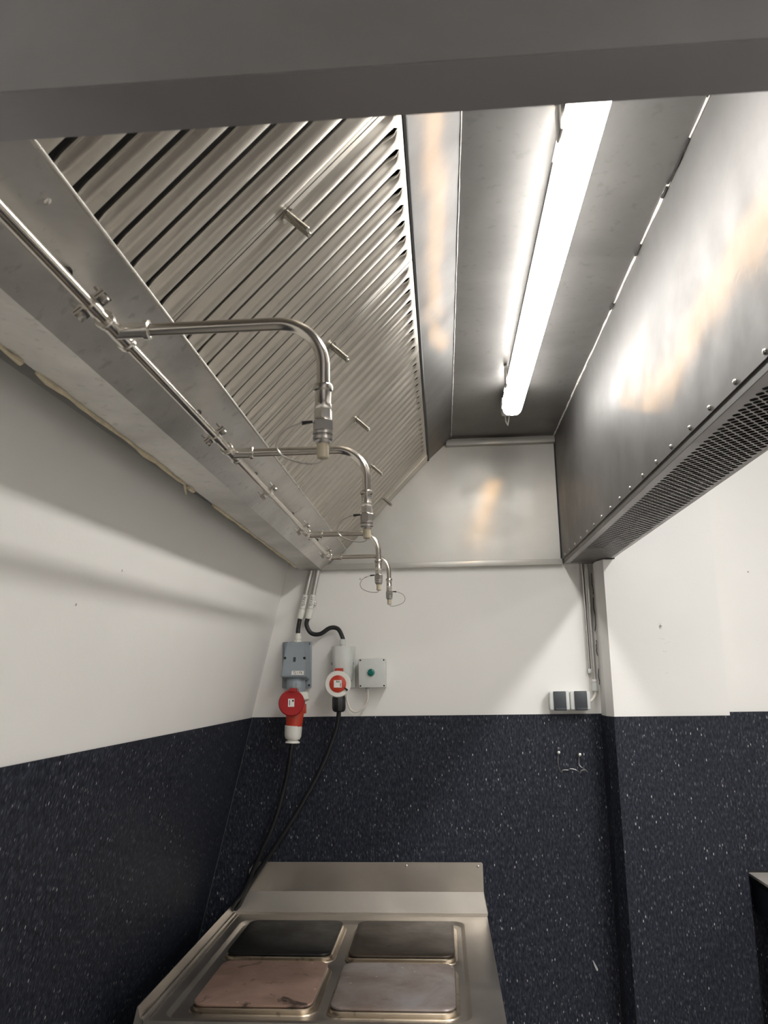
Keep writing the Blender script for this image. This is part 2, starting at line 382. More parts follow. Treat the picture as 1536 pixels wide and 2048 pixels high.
sheet('left_side', [(XA, y0, ZB + .003), (XA + .003, y0, ZB + .003), (XA + .003, y0, 1.0), (XA, y0, 1.0)], (0, LY, 0), M_INSIDE)
sheet('top_strip', [(XD + .004, y0, ZD + .006), (XE, y0, ZT), (XE - .003, y0, ZT + .004), (XD + .0015, y0, ZD + .010)], (0, LY, 0), M_PANEL, 'pale sloping strip')
sheet('ceiling_panel', [(XE, y0, ZT), (XG, y0, ZT), (XG, y0, ZT + .003), (XE, y0, ZT + .003)], (0, LY, 0), M_HCEIL)
sheet('roof_panel', [(XA, y0, 1.0), (XH, y0, 1.0), (XH, y0, 1.003), (XA, y0, 1.003)], (0, LY, 0), M_INSIDE)
rp = sheet('right_panel', [(XG, y0, ZB + .014), (XG + .003, y0, ZB + .014), (XG + .003, y0, ZT), (XG, y0, ZT)], (0, LY, 0), M_PANEL, 'glossy inner side panel')
sheet('right_flange', [(XG + .0025, y0, ZB), (XG + .0045, y0, ZB), (XG + .0045, y0, ZB + .022), (XG + .0025, y0, ZB + .022)], (0, LY, 0), M_PANEL, parent=hood)
sheet('outer_side', [(XH, y0, ZB), (XH + .003, y0, ZB), (XH + .003, y0, 1.0), (XH, y0, 1.0)], (0, LY, 0), M_FRONT)
sheet('end_panel', [(XA, YE, ZB + .002), (XH, YE, ZB + .002), (XH, YE, 1.0), (XA, YE, 1.0)], (0, -.003, 0), M_BACK, 'brushed end wall of the hood')
part('bottom_rail', MB().box(XB + .004, XG - .001, YE - .018, YE - .0032, ZB - .002, ZB + .017, .002), M_BACK, hood)
part('top_rail', MB().box(XE - .018, XG - .001, YE - .026, YE - .0032, ZT - .030, ZT - .008, .003), M_BACK, hood)
part('corner_seam', MB().tube([(XG - .001, YE - .005, ZB + .02), (XG - .001, YE - .005, ZT - .03)], 0.003, 6), M_JET, hood, 'dark seam in the corner')
# front end: outer face and the folded underside nearest the camera
part('front_panel', MB().box(XA - .30, XH + .35, YF, YF + .004, ZB, 1.0), M_FRONT, hood, 'dull front face', smooth=False)
part('front_flange', MB().box(XA - .30, XH + .35, YF + .0005, YF + .043, ZB - .0005, ZB + .003), M_FRONT_LIT, hood, 'folded underside of the front', smooth=False)
# black strip standing in for the shaded gap above the filters, seams with sealant
part('gap_shade_strip', MB().tube([(XD + .003, YF + .01, ZD + .007), (XD + .003, YE - .01, ZD + .006)], 0.0055, 8), M_JET, hood, 'black strip in place of the shaded gap')
random.seed(2)
def bead(x, z, r, ya, yb, mat, name, label, jit):
    n = int((yb - ya) / .03) + 1
    part(name, MB().tube([(x + random.uniform(-jit, jit), ya + (yb - ya) * i / n, z + random.uniform(-jit, jit)) for i in range(n + 1)],
         [r * random.uniform(.6, 1.35) for i in range(n + 1)], 6), mat, hood, label)
bead(XG - .001, ZT - .001, 0.0028, 0.6, YE - .01, M_SEALG, 'seam_sealant', 'pale sealant bead in the corner', .0006)
bead(XE + .0005, ZT - .0008, 0.0016, 0.6, YE - .03, M_SEALG, 'seam_sealant', 'pale sealant bead along the strip', .0004)
for ya, yb in ((0.93, 0.99), (1.08, 1.19), (1.20, 1.23), (1.38, 1.42), (1.62, 1.65)):
    bead(XG - .004, ZT - .004, 0.0022, ya, yb, M_JET, 'seam_gap', 'dark open gap in the seam', .0012)
for ya, yb in ((0.5, 0.80), (0.835, 1.375), (1.40, 1.43), (1.56, 1.95), (1.96, 2.50)):
    bead(XA - .001, ZB - .0012, 0.0034, ya, yb, M_SEAL, 'foam_bead', 'cream foam bead squeezed out against the wall', .0012)
part('foam_drip', MB().tube([(XA - .001, 1.375, ZB), (XA - .003, 1.385, ZB - .008), (XA - .002, 1.39, ZB - .018)], [.0022, .0026, .0014], 6), M_SEAL, hood, 'cream drip of foam')
# pan-head screws along the lower edge of the side panel
scr = None
for k in range(2, 23):
    y = 0.32 + 0.1 * k + random.uniform(-.004, .004)
    if y > YE - .03 or y < .5: continue
    if scr is None:
        scr = part('screw', MB().lathe((XG, y, 0.3845), (-1, 0, 0), [(0, .0042), (.0012, .0042), (.0028, .0030), (.0034, .0012)], 10), M_ZINC, rp, 'pan head screw')
        srel, sy = scr.location.copy(), y
    else:
        o = scr.copy(); C.objects.link(o); o.parent = rp; o.location = srel + Vector((0, y - sy, 0))
# perforated diffuser plate: real rhombic holes
mb = MB(); ax, ay = 0.0086, 0.0106; nx, ny = 13, 98; xs, ys = 0.431, YF + .10
bmv = {}
def vert(x, y, z=ZB):
    k = (round(x * 20000), round(y * 20000))
    if k not in bmv: bmv[k] = mb.bm.verts.new((x, y, z))
    return bmv[k]
for i in range(nx):
    for j in range(ny):
        cx = xs + i * ax; cy = ys + j * 2 * ay + (ay if i % 2 else 0)
        A = [vert(cx + ax, cy), vert(cx, cy + ay), vert(cx - ax, cy), vert(cx, cy - ay)]
        B_ = []
        for sx, sy_ in ((1, 0), (0, 1), (-1, 0), (0, -1)):
            for e in (-.24, .24):
                vx = sx * ax * .82 * (1 - abs(e) * .75) + (-sy_) * e * ax * .82; vy = sy_ * ay * .82 * (1 - abs(e) * .75) + sx * e * ay * .82
                B_.append(mb.bm.verts.new((cx + vx, cy + vy, ZB)))
        for q in range(4):
            n = (q + 1) % 4
            mb.bm.faces.new((A[q], A[n], B_[2 * n], B_[2 * q + 1])); mb.bm.faces.new((A[q], B_[2 * q + 1], B_[2 * q]))
for j in range(ny - 1):                     # zigzag borders
    cy = ys + j * 2 * ay
    mb.bm.faces.new((vert(xs - ax, cy), vert(xs, cy + ay), vert(xs - ax, cy + 2 * ay)))
    i = nx - 1; cy2 = cy + (ay if i % 2 else 0); x2 = xs + i * ax
    mb.bm.faces.new((vert(x2 + ax, cy2), vert(x2 + ax, cy2 + 2 * ay), vert(x2, cy2 + ay)))
ye = ys + (ny - 1) * 2 * ay + ay
xl, xr = xs - ax, xs + (nx - 1) * ax + ax
pa = bpy.data.meshes.new('perforated_plate')
o_ = Vector((xl, ys, ZB))
bmesh.ops.recalc_face_normals(mb.bm, faces=mb.bm.faces[:])
ext = bmesh.ops.extrude_face_region(mb.bm, geom=mb.bm.faces[:])
bmesh.ops.translate(mb.bm, verts=[g for g in ext['geom'] if isinstance(g, bmesh.types.BMVert)], vec=(0, 0, .0006))
for x0_, x1_, ya, yb in ((XG + .004, xl + .0002, y0, YE - .004), (xr - .0002, XH + .002, y0, YE - .004), (xl, xr, y0, ys - ay * .4), (xl, xr, ye - ay * .3, YE - .004)):
    if yb > ya: mb.box(x0_, x1_, ya, yb, ZB - .0002, ZB + .0014)
part('perforated_plate', mb, M_PERF, hood, 'perforated air outlet plate with diamond holes', smooth=False)
sheet('plenum_back', [(XG + .01, y0, ZB + .05), (XH - .005, y0, ZB + .05), (XH - .005, y0, ZB + .053), (XG + .01, y0, ZB + .053)], (0, LY, 0), M_INSIDE)

# ------------------------------------------------------------------ grease filters (baffles pressed as tapering louvres)
SD = Vector((XD - XC + .004, 0, ZD - ZLIP + .002)).normalized()   # up the slope
SN = Vector((-SD.z, 0, SD.x))                                     # behind the filter
F0 = Vector((XC - .004, 0, ZLIP - .002)); SLEN = (Vector((XD, 0, ZD)) - F0).length + .004
PITCH_L, FW = 0.0434, 0.40
def fpt(y, s, w): return F0 + SD * s + SN * w + Vector((0, y, 0))
def sm(a, b, x):
    t_ = max(0, min(1, (x - a) / (b - a))); return t_ * t_ * (3 - 2 * t_)
def louvre(y):
    mb = MB(); P = PITCH_L
    # profile: (offset along the hood, depth behind the face); the next louvre's lip starts behind this one's edge
    prof = [(.0066, .0062), (.0070, .0042), (.0086, .0028), (.0100, .0034), (.0120, .0070), (.0140, .0082), (.0162, .0066), (.0186, .0032), (.0206, .0008), (.0222, 0), (P - .0074, 0), (P - .0068, .0002), (P - .0066, .0022)]
    ss = [.0062, .009, .012, .017, .023, .06, .15, .28, SLEN - .050, SLEN - .037, SLEN - .031, SLEN - .025, SLEN - .020, SLEN - .017, SLEN - .014, SLEN - .011, SLEN]
    rows = []
    for s in ss:
        k = min(sm(-.010, .022, s), 1 - sm(SLEN - .036, SLEN - .011, s)); kg = min(sm(-.012, .010, s), 1 - sm(SLEN - .019, SLEN - .011, s)); row = []
        for u, w in prof:
            uu = u * (.04 + .96 * kg) if u < .0225 else u + (.0068 + .0002) * (1 - kg)
            w = w * (1.1 if u < .0225 else 1)
            row.append(mb.bm.verts.new(fpt(y + uu, s, w * k)))
        rows.append(row)
    for a, b in zip(rows, rows[1:]):
        for i in range(len(prof) - 1): mb.bm.faces.new((a[i], a[i + 1], b[i + 1], b[i]))
    return mb
def filter_handle(mb, y, s):
    o = fpt(y, s, 0)
    for dy in (-.0062, .0062):
        mb.lathe(o + Vector((0, dy, 0)), -SN, [(0, .0037), (.037, .0037), (.038, .0030)], 12)
    a = o + Vector((0, -.006, 0)) + SD * .0016; b = o + Vector((0, .006, 0)) + SD * .0016
    c = b - SD * .0032; d = a - SD * .0032
    mb.prism([a, b, c, d], -SN * .036)
    return mb
def make_filter(yb, label):
    t_ = thing('grease_filter', fpt(yb + FW / 2, 0, 0), label, 'grease filter', 'baffle grease filters in the hood')
    for k in range(9): part('louvre', louvre(yb + .0075 + PITCH_L * k), M_FILT, t_, fix=True)
    for ya, yb_ in ((yb + .0012, yb + .0105), (yb + FW - .0075, yb + FW - .0012)):
        part('frame_strip', MB().prism([fpt(ya, .0062, .0003), fpt(yb_, .0062, .0003), fpt(yb_, SLEN, .0003), fpt(ya, SLEN, .0003)], SN * .003), M_FILT, t_, smooth=False)
    mb = MB(); mb.prism([fpt(yb + .001, .006, .020), fpt(yb + FW - .001, .006, .020), fpt(yb + FW - .001, SLEN, .020), fpt(yb + .001, SLEN, .020)], SN * .002)
    part('shade_backing', mb, M_INSIDE, t_, 'black sheet standing in for shade behind the louvres', smooth=False)
    hd = part('handle', filter_handle(MB(), yb + .012, SLEN * .49), M_FIT, t_, 'small peg handle')
    o = fpt(yb + .012, SLEN * .49, 0)
    mb = MB(); a = [o + SD * u + Vector((0, v, 0)) for u, v in ((-.010, -.006), (.008, -.006), (.008, .006), (-.010, .006))]
    part('bracket', mb.prism(a, -SN * .0025, ), M_FIT, hd, smooth=False)
    return t_
FL = ['first grease filter in the row, cut off by the front of the hood', 'second grease filter in the row, with the largest peg handle in view',
      'grease filter with its handle beside the bend of the nearest drop pipe', 'second grease filter counted forward from the plain end plate',
      'last grease filter before the plain plate at the end of the hood']
filters = [make_filter(0.46, FL[0])]
for i in range(1, 5):                        # copies along the hood: the thing, its parts and their sub-parts
    r0 = filters[0]; r = r0.copy(); C.objects.link(r); r.location = r0.location + Vector((0, FW * i, 0)); r['label'] = FL[i]
    for ch in list(r0.children):
        c = ch.copy(); C.objects.link(c); c.parent = r
        for g in ch.children:
            d = g.copy(); C.objects.link(d); d.parent = c
    filters.append(r)
mb = MB()
ya, yb = 2.462, YE - .008
mb.prism([fpt(ya, .0062, 0), fpt(yb, .0062, 0), fpt(yb, SLEN, 0), fpt(ya, SLEN, 0)], SN * .003)
mb.prism([fpt(ya + .05, .01, -.0015), fpt(yb - .03, .01, -.0015), fpt(yb - .03, SLEN, -.0015), fpt(ya + .05, SLEN, -.0015)], SN * .0015)
part('blanking_plate', mb, M_FILT, hood, 'plain plate closing the filter row', smooth=False)
part('blanking_knob', filter_handle(MB(), 2.452 + .012, SLEN * .49), M_FIT, hood, 'small peg on the plain plate')

# ------------------------------------------------------------------ hood lamp
LX0, LX1, LY0, LY1 = 0.192, 0.250, 0.64, 2.165
lamp = thing('batten_light', ((LX0 + LX1) / 2, 1.4, ZT), 'lit white tube batten under the ceiling of the hood', 'light')
part('housing', MB().box(LX0 + .004, LX1 - .004, LY0 - .03, LY1 + .085, 0.766, ZT - .012, .008, 3), M_LAMPH, lamp)
mb = MB(); prof = []
for k in range(9):
    a = math.pi * k / 8; prof.append(((LX0 + LX1) / 2 + (LX1 - LX0) / 2 * (abs(math.cos(a)) ** .55) * (1 if math.cos(a) >= 0 else -1), 0.772 - .034 * math.sin(a) ** .7))
loops = []
for y, k in ((LY0, .75), (LY0 + .006, .92), (LY0 + .02, 1), (LY1 - .02, 1), (LY1 - .006, .92), (LY1, .75)):
    loops.append([((LX0 + LX1) / 2 + (x - (LX0 + LX1) / 2) * k, y, 0.772 + (z - 0.772) * (.6 + .4 * k)) for x, z in prof])
part('diffuser', loft(mb, loops), M_TUBE, lamp, 'glowing white diffuser')
part('end_cap', MB().box(LX0 - .002, LX1 + .002, LY1 - .040, LY1 + .004, 0.762, 0.786, .005), M_LAMPH, lamp)
for y in (0.985, 1.96):
    part('spring_clip', MB().box(LX0 - .006, LX0 + .001, y - .016, y + .016, 0.752, ZT - .004, .002).box(LX0 - .004, LX0 - .0005, y + .016, y + .075, 0.766, 0.769), M_ZINC, lamp, 'steel clip')
    part('mounting_foot', MB().box(LX0 + .012, LX1 - .012, y - .02, y + .02, ZT - .014, ZT), M_ZINC, lamp)
hk = at(1012, 858, 2.32)
hook = tag(part('ceiling_hook', MB().lathe((hk.x, 2.33, ZT), (0, 0, -1), [(0, .012), (.004, .012), (.006, .009)], 14)
     .tube([(hk.x, 2.33, ZT - .005), (hk.x + .002, 2.335, ZT - .03), (hk.x + .008, 2.345, ZT - .04), (hk.x + .012, 2.335, ZT - .02), (hk.x + .013, 2.33, ZT - .008)], .0022, 8), M_WHITE),
     'small pale hook on the hood ceiling beyond the end of the tube light', 'hook')

# ------------------------------------------------------------------ pipe with four drops
PX, PZ, PR = -0.330, 0.357, 0.0066
pn = Vector((.62, 0, -.79)); pd = Vector((.79, 0, .62))
mani = thing('drop_pipe_assembly', (PX, 1.4, PZ), 'polished steel pipe with four drop couplings clipped along the hood gutter', 'pipe')
part('main_pipe', MB().tube([(PX, 0.46, PZ), (PX, 2.285, PZ)], PR, 16), M_PIPE, mani)
JY = [0.727, 1.178, 1.906, 2.288]; DX = [-0.112, -0.112, -0.153, -0.153]
LP = ['nearest drop pipe', 'second drop pipe', 'third drop pipe', 'far drop pipe']
for i, (y, xd) in enumerate(zip(JY, DX)):
    mb = MB(); last = i == 3
    prof = [(-.030, .0092), (-.029, .0104), (-.024, .0104), (-.023, .0088), (-.008, .0086), (0, .0090)]
    if last: mb.lathe((PX, y, PZ), (0, 1, 0), prof + [(.006, .0082), (.009, .004)], 16)
    else: mb.lathe((PX, y, PZ), (0, 1, 0), prof + [(.008, .0086), (.023, .0088), (.024, .0104), (.029, .0104), (.030, .0092)], 16)
    mb.lathe((PX, y, PZ), (1, 0, 0), [(0, .0088), (.012, .0084), (.030, .0084), (.031, .0104), (.036, .0104), (.037, .0085)], 16)
    part('tee_fitting' if not last else 'elbow_fitting', mb, M_FIT, mani)
    br = 0.048; pts = [(PX + .03, y, PZ), (xd - br, y, PZ)]
    for k in range(1, 13):
        a = math.pi / 2 * k / 12; pts.append((xd - br + br * math.sin(a), y, PZ - br + br * math.cos(a)))
    pts.append((xd, y, 0.276))
    bp = part('branch_pipe', MB().tube(pts, PR, 16), M_PIPE, mani, LP[i])
    o = (xd, y, 0)
    part('press_sleeve', MB().lathe(o, (0, 0, 1), [(.250, .0074), (.262, .0076), (.263, .0082), (.268, .0083), (.269, .0078), (.281, .0080), (.282, .0098), (.286, .0100), (.288, .0092), (.289, .0068)], 18), M_FIT, bp)
    part('hex_nut', MB().lathe(o, (0, 0, 1), [(.2515, .0086), (.2525, .0094), (.2620, .0092), (.2630, .0078)], 6), M_FIT, bp)
    part('coupling', MB().lathe(o, (0, 0, 1), [(.2385, .0095), (.2395, .0104), (.2500, .0104), (.2515, .0090)], 6, .3)
         .lathe(o, (0, 0, 1), [(.2265, .0066), (.228, .0078), (.2295, .0082), (.2305, .0098), (.2335, .0100), (.2345, .0086), (.2352, .0086), (.236, .0100), (.2385, .0101)], 18), M_COUP, bp, 'dark quick coupling')
    part('dust_plug', MB().lathe(o, (0, 0, 1), [(.2115, .0040), (.2125, .0058), (.2155, .0060), (.2285, .0060)], 14), M_BEIGE, bp, 'beige dust plug')
    sg = -1 if i != 3 else 1
    ptsw = [(xd + sg * .010, y, .2500), (xd + sg * .022, y, .2490), (xd + sg * .040, y, .2410), (xd + sg * .0465, y, .2280), (xd + sg * .040, y, .2160), (xd + sg * .022, y, .2085), (xd + sg * .006, y, .2070), (xd, y, .2105)]
    part('tether_wire', MB().tube(smoothpath(ptsw, 6), .00085, 6), M_COUP, bp, 'thin wire loop')
    part('crimp', MB().tube([(xd + sg * .010, y, .2502), (xd + sg * .021, y, .2492)], [.0014, .0022], 8), M_BLACK, bp)
for y in (0.67, 1.086, 1.448, 1.83, 2.207):
    p = Vector((PX, y, PZ)); mb = MB()
    for k, w in ((0, .009),):
        mb.tube([p + Vector((0, -w, 0)), p + Vector((0, w, 0))], PR + .0016, 18)
    cl = part('pipe_clamp', mb, M_FIT, mani)
    mb = MB()
    for s in (-1, 1):
        c = p + pd * s * .0125
        mb.prism([c + pd * .006 + Vector((0, -.008, 0)), c - pd * .005 + Vector((0, -.008, 0)), c - pd * .005 + Vector((0, .008, 0)), c + pd * .006 + Vector((0, .008, 0))], pn * .0025)
        mb.prism([c + pd * .006 + Vector((0, -.008, 0)) - pn * .0035, c - pd * .005 + Vector((0, -.008, 0)) - pn * .0035, c - pd * .005 + Vector((0, .008, 0)) - pn * .0035, c + pd * .006 + Vector((0, .008, 0)) - pn * .0035], pn * .0025)
    part('clamp_ear', mb, M_FIT, cl, smooth=False)
    for s in (-1, 1):
        c = p + pd * s * .014
        part('clamp_screw', MB().lathe(c + pn * .0025, pn, [(0, .0042), (.002, .0042), (.004, .0030), (.0046, .0010)], 12).tube([c + pn * .002, c - pn * .014], .0018, 8), M_COUP, cl, 'screw')
    part('stud', MB().tube([p - pn * .007, p - pn * .05], .0035, 8).lathe(p - pn * .044, -pn, [(0, .007), (.006, .007)], 6), M_DARKM, cl, 'dark stud')
gp = Vector((XB, 0, ZB)) + pd * .085
rv = part('rivet', MB().lathe(gp + Vector((0, 0.585, 0)), pn, [(0, .004), (.0015, .0038), (.0025, .002)], 10), M_ZINC, hood)

# ------------------------------------------------------------------ text
def text(name, s, size, origin, right, up, mat, parent, extrude=.0002):
    cu = bpy.data.curves.new(name, 'FONT'); cu.body = s; cu.size = size; cu.extrude = extrude; cu.align_x = 'CENTER'; cu.align_y = 'CENTER'
    o = bpy.data.objects.new(name, cu); me = bpy.data.meshes.new_from_object(o)
    bpy.data.objects.remove(o)
    R_ = Vector(right).normalized(); U_ = Vector(up).normalized(); Z_ = R_.cross(U_)
    me.transform(Matrix(((R_.x, U_.x, Z_.x, 0), (R_.y, U_.y, Z_.y, 0), (R_.z, U_.z, Z_.z, 0), (0, 0, 0, 1))))
    me.name = name; me.materials.append(mat)
    return link(name, me, Vector(origin) + Vector((0, 0, H)), parent)

# ------------------------------------------------------------------ conduits and cables in the left corner
YC = 2.574
def conduit_left(px0, py0, px1, py1, label, txt):
    a, b = at(px0, py0, YC), at(px1, py1, YC)
    a = a + (a - b) * .06
    d = (b - a); u = d.normalized()
    t_ = thing('conduit', b, label, 'conduit', 'steel conduits in the corner')
    part('pipe', MB().tube([a, b - u * .016], .0086, 14), M_COND, t_)
    part('ferrule', MB().lathe(b - u * .034, u, [(0, .0092), (.004, .0105), (.032, .0108), (.034, .0088)], 14), M_WHITE, t_, 'white end sleeve')
    st = part('label_sticker', MB().tube([b - u * .082, b - u * .036], .0090, 14), M_PAPER, t_, 'white printed sticker')
    c = b - u * .058
    n = Vector((0.18, -1, 0)).normalized()
    text('label_text', txt, .0115, c + n * .0092 , -u, n.cross(-u) * -1 if False else (-u).cross(n) * -1, M_INK, st)
    return a, b, u
c1a, c1b, u1 = conduit_left(621, 1147, 600, 1238, 'steel conduit nearest the corner, going down to the grey socket', 'TJ.1-F6')
c2a, c2b, u2 = conduit_left(635, 1147, 616, 1238, 'steel conduit whose black cable bends over to the white socket', 'TJ.1-F7')
part('conduit_clip', MB().box(c2b.x + .006, c2b.x + .024, YC + .010, D, c2b.z + .045, c2b.z + .062, .002), M_ZINC, bpy.data.objects['conduit.001'])
g1 = at(596, 1268, 2.560); g2 = at(685, 1279, 2.562)
tag(part('power_cable', MB().tube(smoothpath([c1b - u1 * .01, c1b + u1 * .012, g1 + Vector((0, 0, .012)), g1 - Vector((0, 0, .004))], 6), .0072, 12), M_BLACK), 'short straight black cable between conduit and grey socket', 'cable')
Yk = 2.572
pts = [c2b - u2 * .01] + [at(x, y, Yk) for x, y in ((613, 1249), (622, 1266), (640, 1268), (660, 1256), (676, 1258))] + [g2 + Vector((0, 0, .006)), g2 - Vector((0, 0, .004))]
tag(part('power_cable', MB().tube(smoothpath(pts, 8), .0072, 12), M_BLACK), 'black cable in an S bend from conduit to the white socket', 'cable')

# ------------------------------------------------------------------ grey socket with red plug
def gland(parent, p, r, h, mat, name='cable_gland'):
    part(name, MB().lathe(p, (0, 0, 1), [(0, r * 1.15), (h * .28, r * 1.15)], 6).lathe(p, (0, 0, 1), [(h * .28, r * .8), (h * .36, r * .8), (h * .38, r), (h * .9, r), (h, r * .8)], 16), mat, parent)
yw = D
gs = thing('grey_socket', (-0.485, D, -0.03), 'grey industrial wall socket with the red plug in it', 'socket')
bt, bb = at(623, 1283, 2.588), at(623, 1376, 2.588)
part('back_plate', MB().box(bt.x - .098, bt.x, 2.586, D - .001, bb.z, bt.z, .004), M_GREY, gs)
f0, f1 = at(573, 1284, 2.545), at(611, 1284, 2.545)
f2, f3 = at(561, 1354, 2.508), at(611, 1354, 2.508)
mb = MB()
L = [[(bt.x - .092, 2.588, bt.z - .002), (bt.x - .006, 2.588, bt.z - .002), (bt.x - .006, 2.588, -.004), (bt.x - .092, 2.588, -.004)],
     [tuple(f0), tuple(f1), tuple(f3), tuple(f2)]]
loft(mb, L); bmesh.ops.bevel(mb.bm, geom=mb.bm.edges[:], offset=.003, segments=2, affect='EDGES')
hs = part('housing', mb, M_GREY, gs)
def fq(a, b, k=0.0008):                     # point on the sloping front face: a across, b down
    top = f0.lerp(f1, a); bot = f2.lerp(f3, a); return top.lerp(bot, b) + Vector((0, -k, 0))
fn = (f1 - f0).cross(f2 - f0).normalized(); fn = fn if fn.y < 0 else -fn
part('latch_slot', MB().prism([fq(.45, .44), fq(.56, .44), fq(.56, .57), fq(.45, .57)], fn * .0006), M_FLAP, hs, smooth=False)
for a in (.06, .95):
    part('housing_screw', MB().lathe(fq(a, .47, -.002), fn, [(0, .0048), (.003, .0044)], 12), M_PLUGB, hs, 'dark screw recess')
for z in (bt.z - .008, bb.z + .009):
    part('plate_screw', MB().lathe((bt.x - .007, 2.587, z), (0, -1, 0), [(0, .0038), (.002, .0036)], 10), M_PLUGB, gs, 'dark screw')
stk = part('label_sticker', MB().prism([fq(.43, .83), fq(.93, .83), fq(.93, .94), fq(.43, .94)], fn * .0007), M_PAPER, gs, 'white printed sticker', smooth=False)
rgt = (f3 - f2).normalized(); upv = (fq(.5, 0) - fq(.5, 1)).normalized()
text('label_text', 'TJ.1-F6', .0108, fq(.68, .886) + fn * .0010, rgt, upv, M_INK, stk)
gland(gs, Vector((g1.x, g1.y, g1.z - .028)), .0115, .030, M_WHITE)
sa, sb = at(592, 1358, 2.552), at(592, 1396, 2.520)
part('shroud', MB().tube([sa, sb], [.030, .0305], 20).box(sb.x - .006, sb.x + .004, sb.y - .036, sb.y - .02, sb.z, sa.z - .012, .002), M_GREY, gs)
part('latch_spring', MB().tube([at(590, 1378, 2.49), at(594, 1372, 2.487), at(597, 1380, 2.486), at(598, 1390, 2.484)], .0016, 6), M_ZINC, gs)
rpg = thing('red_plug', at(585, 1485, 2.51), 'red angled industrial plug with a round lid and white cable nut', 'plug')
dc = at(582, 1408, 2.455)
pb0, pb1 = at(592, 1400, 2.500), at(588, 1452, 2.500)
part('body', MB().tube([pb0 + Vector((0, .012, .012)), pb0.lerp(pb1, .4), pb1], [.029, .0285, .026], 20), M_ORED, rpg)
lid = part('round_lid', MB().lathe(dc + Vector((0, .016, .002)), (0.05, -1, .10), [(0, .0385), (.004, .0405), (.013, .0405), (.0165, .0375), (.0172, .02)], 40), M_RED, rpg, 'round red flap lid')
hg = at(584, 1379, 2.452)
part('lid_hinge', MB().box(hg.x - .009, hg.x + .012, hg.y - .002, hg.y + .03, hg.z - .008, hg.z + .004, .002), M_RED, rpg)
ln = Vector((0.05, -1, .10)).normalized(); lc = dc + Vector((0, .016, .002)) + ln * .0174
lr = Vector((1, .05, 0)).normalized(); lu = lr.cross(ln); lu = lu if lu.z > 0 else -lu
def plab(parent, c, r_, u_, n_, w, h, mat=M_PAPER):
    return part('rating_label', MB().prism([c - r_ * w - u_ * h, c + r_ * w - u_ * h, c + r_ * w + u_ * h, c - r_ * w + u_ * h], n_ * .0006), mat, parent, 'white rating label', smooth=False)
pl = plab(lid, lc, lr, lu, ln, .0098, .0122)
part('label_print', MB().prism([lc + lr * .003 + lu * .003 + ln * .0007, lc + lr * .008 + lu * .003 + ln * .0007, lc + lr * .008 + lu * .009 + ln * .0007, lc + lr * .003 + lu * .009 + ln * .0007], ln * .0003)
     .prism([lc - lr * .006 - lu * .008 + ln * .0007, lc - lr * .004 - lu * .008 + ln * .0007, lc - lr * .004 + lu * .008 + ln * .0007, lc - lr * .006 + lu * .008 + ln * .0007], ln * .0003), M_INK, lid, smooth=False)
rc = at(606, 1398, 2.515)
part('locking_ring', MB().lathe(rc + Vector((-.022, 0, .014)), (0.25, -.1, -1), [(0, .036), (.003, .0385), (.024, .0385), (.026, .036)], 14), M_WHITE, rpg, 'white locking ring')
part('cap_latch', MB().box(rc.x - .004, rc.x + .010, rc.y - .012, rc.y + .010, rc.z - .045, rc.z - .015, .003), M_ORED, rpg)
n0 = at(587, 1451, 2.500); n1 = at(585, 1486, 2.500); nd = (n1 - n0)
nl = nd.length
part('gland_nut', MB().lathe(n0, nd, [(0, .0268), (.001, .0278), (nl * .52, .0268), (nl * .54, .025)], 12)
     .lathe(n0, nd, [(nl * .5, .0262), (nl * .62, .0262), (nl * .78, .022), (nl * .80, .0165), (nl * .86, .0165), (nl * .90, .0210), (nl * .98, .0230), (nl, .0215)], 24), M_WHITE, rpg, 'white cable nut')

# ------------------------------------------------------------------ white socket with black plug
ws = thing('white_socket', (-0.335, D, 0.0), 'white industrial wall socket with a red and white round lid', 'socket')
w0, w1 = at(664, 1293, 2.56), at(707, 1293, 2.56)
part('back_plate', MB().box(w0.x + .002, w1.x + .003, 2.588, D - .001, -.030, w0.z + .001, .004), M_LGREY, ws)
mb = MB(); loops = []
wx = (w0.x + w1.x) / 2; hw = (w1.x - w0.x) / 2
for z, dep, k in ((w0.z, .048, 1.0), (.06, .056, .98), (.02, .066, .90), (-.005, .070, .82)):
    lp = [(wx - hw * k, 2.588, z)]
    for j in range(9):
        a = math.pi * j / 8
        lp.append((wx - hw * k * (abs(math.cos(a)) ** .6) * (1 if math.cos(a) > 0 else -1), 2.588 - .018 - (dep - .018) * math.sin(a) ** .75, z))
    lp.append((wx + hw * k, 2.588, z)); loops.append(lp)
wh = part('housing', loft(mb, loops), M_LGREY, ws)
for x_, z_ in ((wx + hw * .88, .048), (wx - hw * .97, .048)):
    part('housing_screw', MB().lathe((x_, 2.566, z_), (.5 if x_ > wx else -.5, -1, 0), [(0, .0045), (.004, .0042)], 10), M_GREY, wh, 'screw recess')
gland(ws, Vector((g2.x, g2.y, g2.z - .027)), .0105, .028, M_LGREY)
wc = at(676, 1368, 2.500); wn = Vector((0.04, -1, .06)).normalized()
wlid = part('round_lid', MB().lathe(wc - wn * .006, wn, [(0, .0385), (.003, .0415), (.009, .0415), (.012, .0390), (.0122, .028)], 40), M_WHITE, ws, 'white ring of the round lid')
part('red_centre', MB().lathe(wc + wn * .0055, wn, [(0, .0268), (.0022, .0268), (.003, .0255)], 36), M_ORED, wlid, 'orange red lid centre')
w_r = Vector((1, .04, 0)).normalized(); w_u = w_r.cross(wn); w_u = w_u if w_u.z > 0 else -w_u
wl_c = wc + wn * .0086
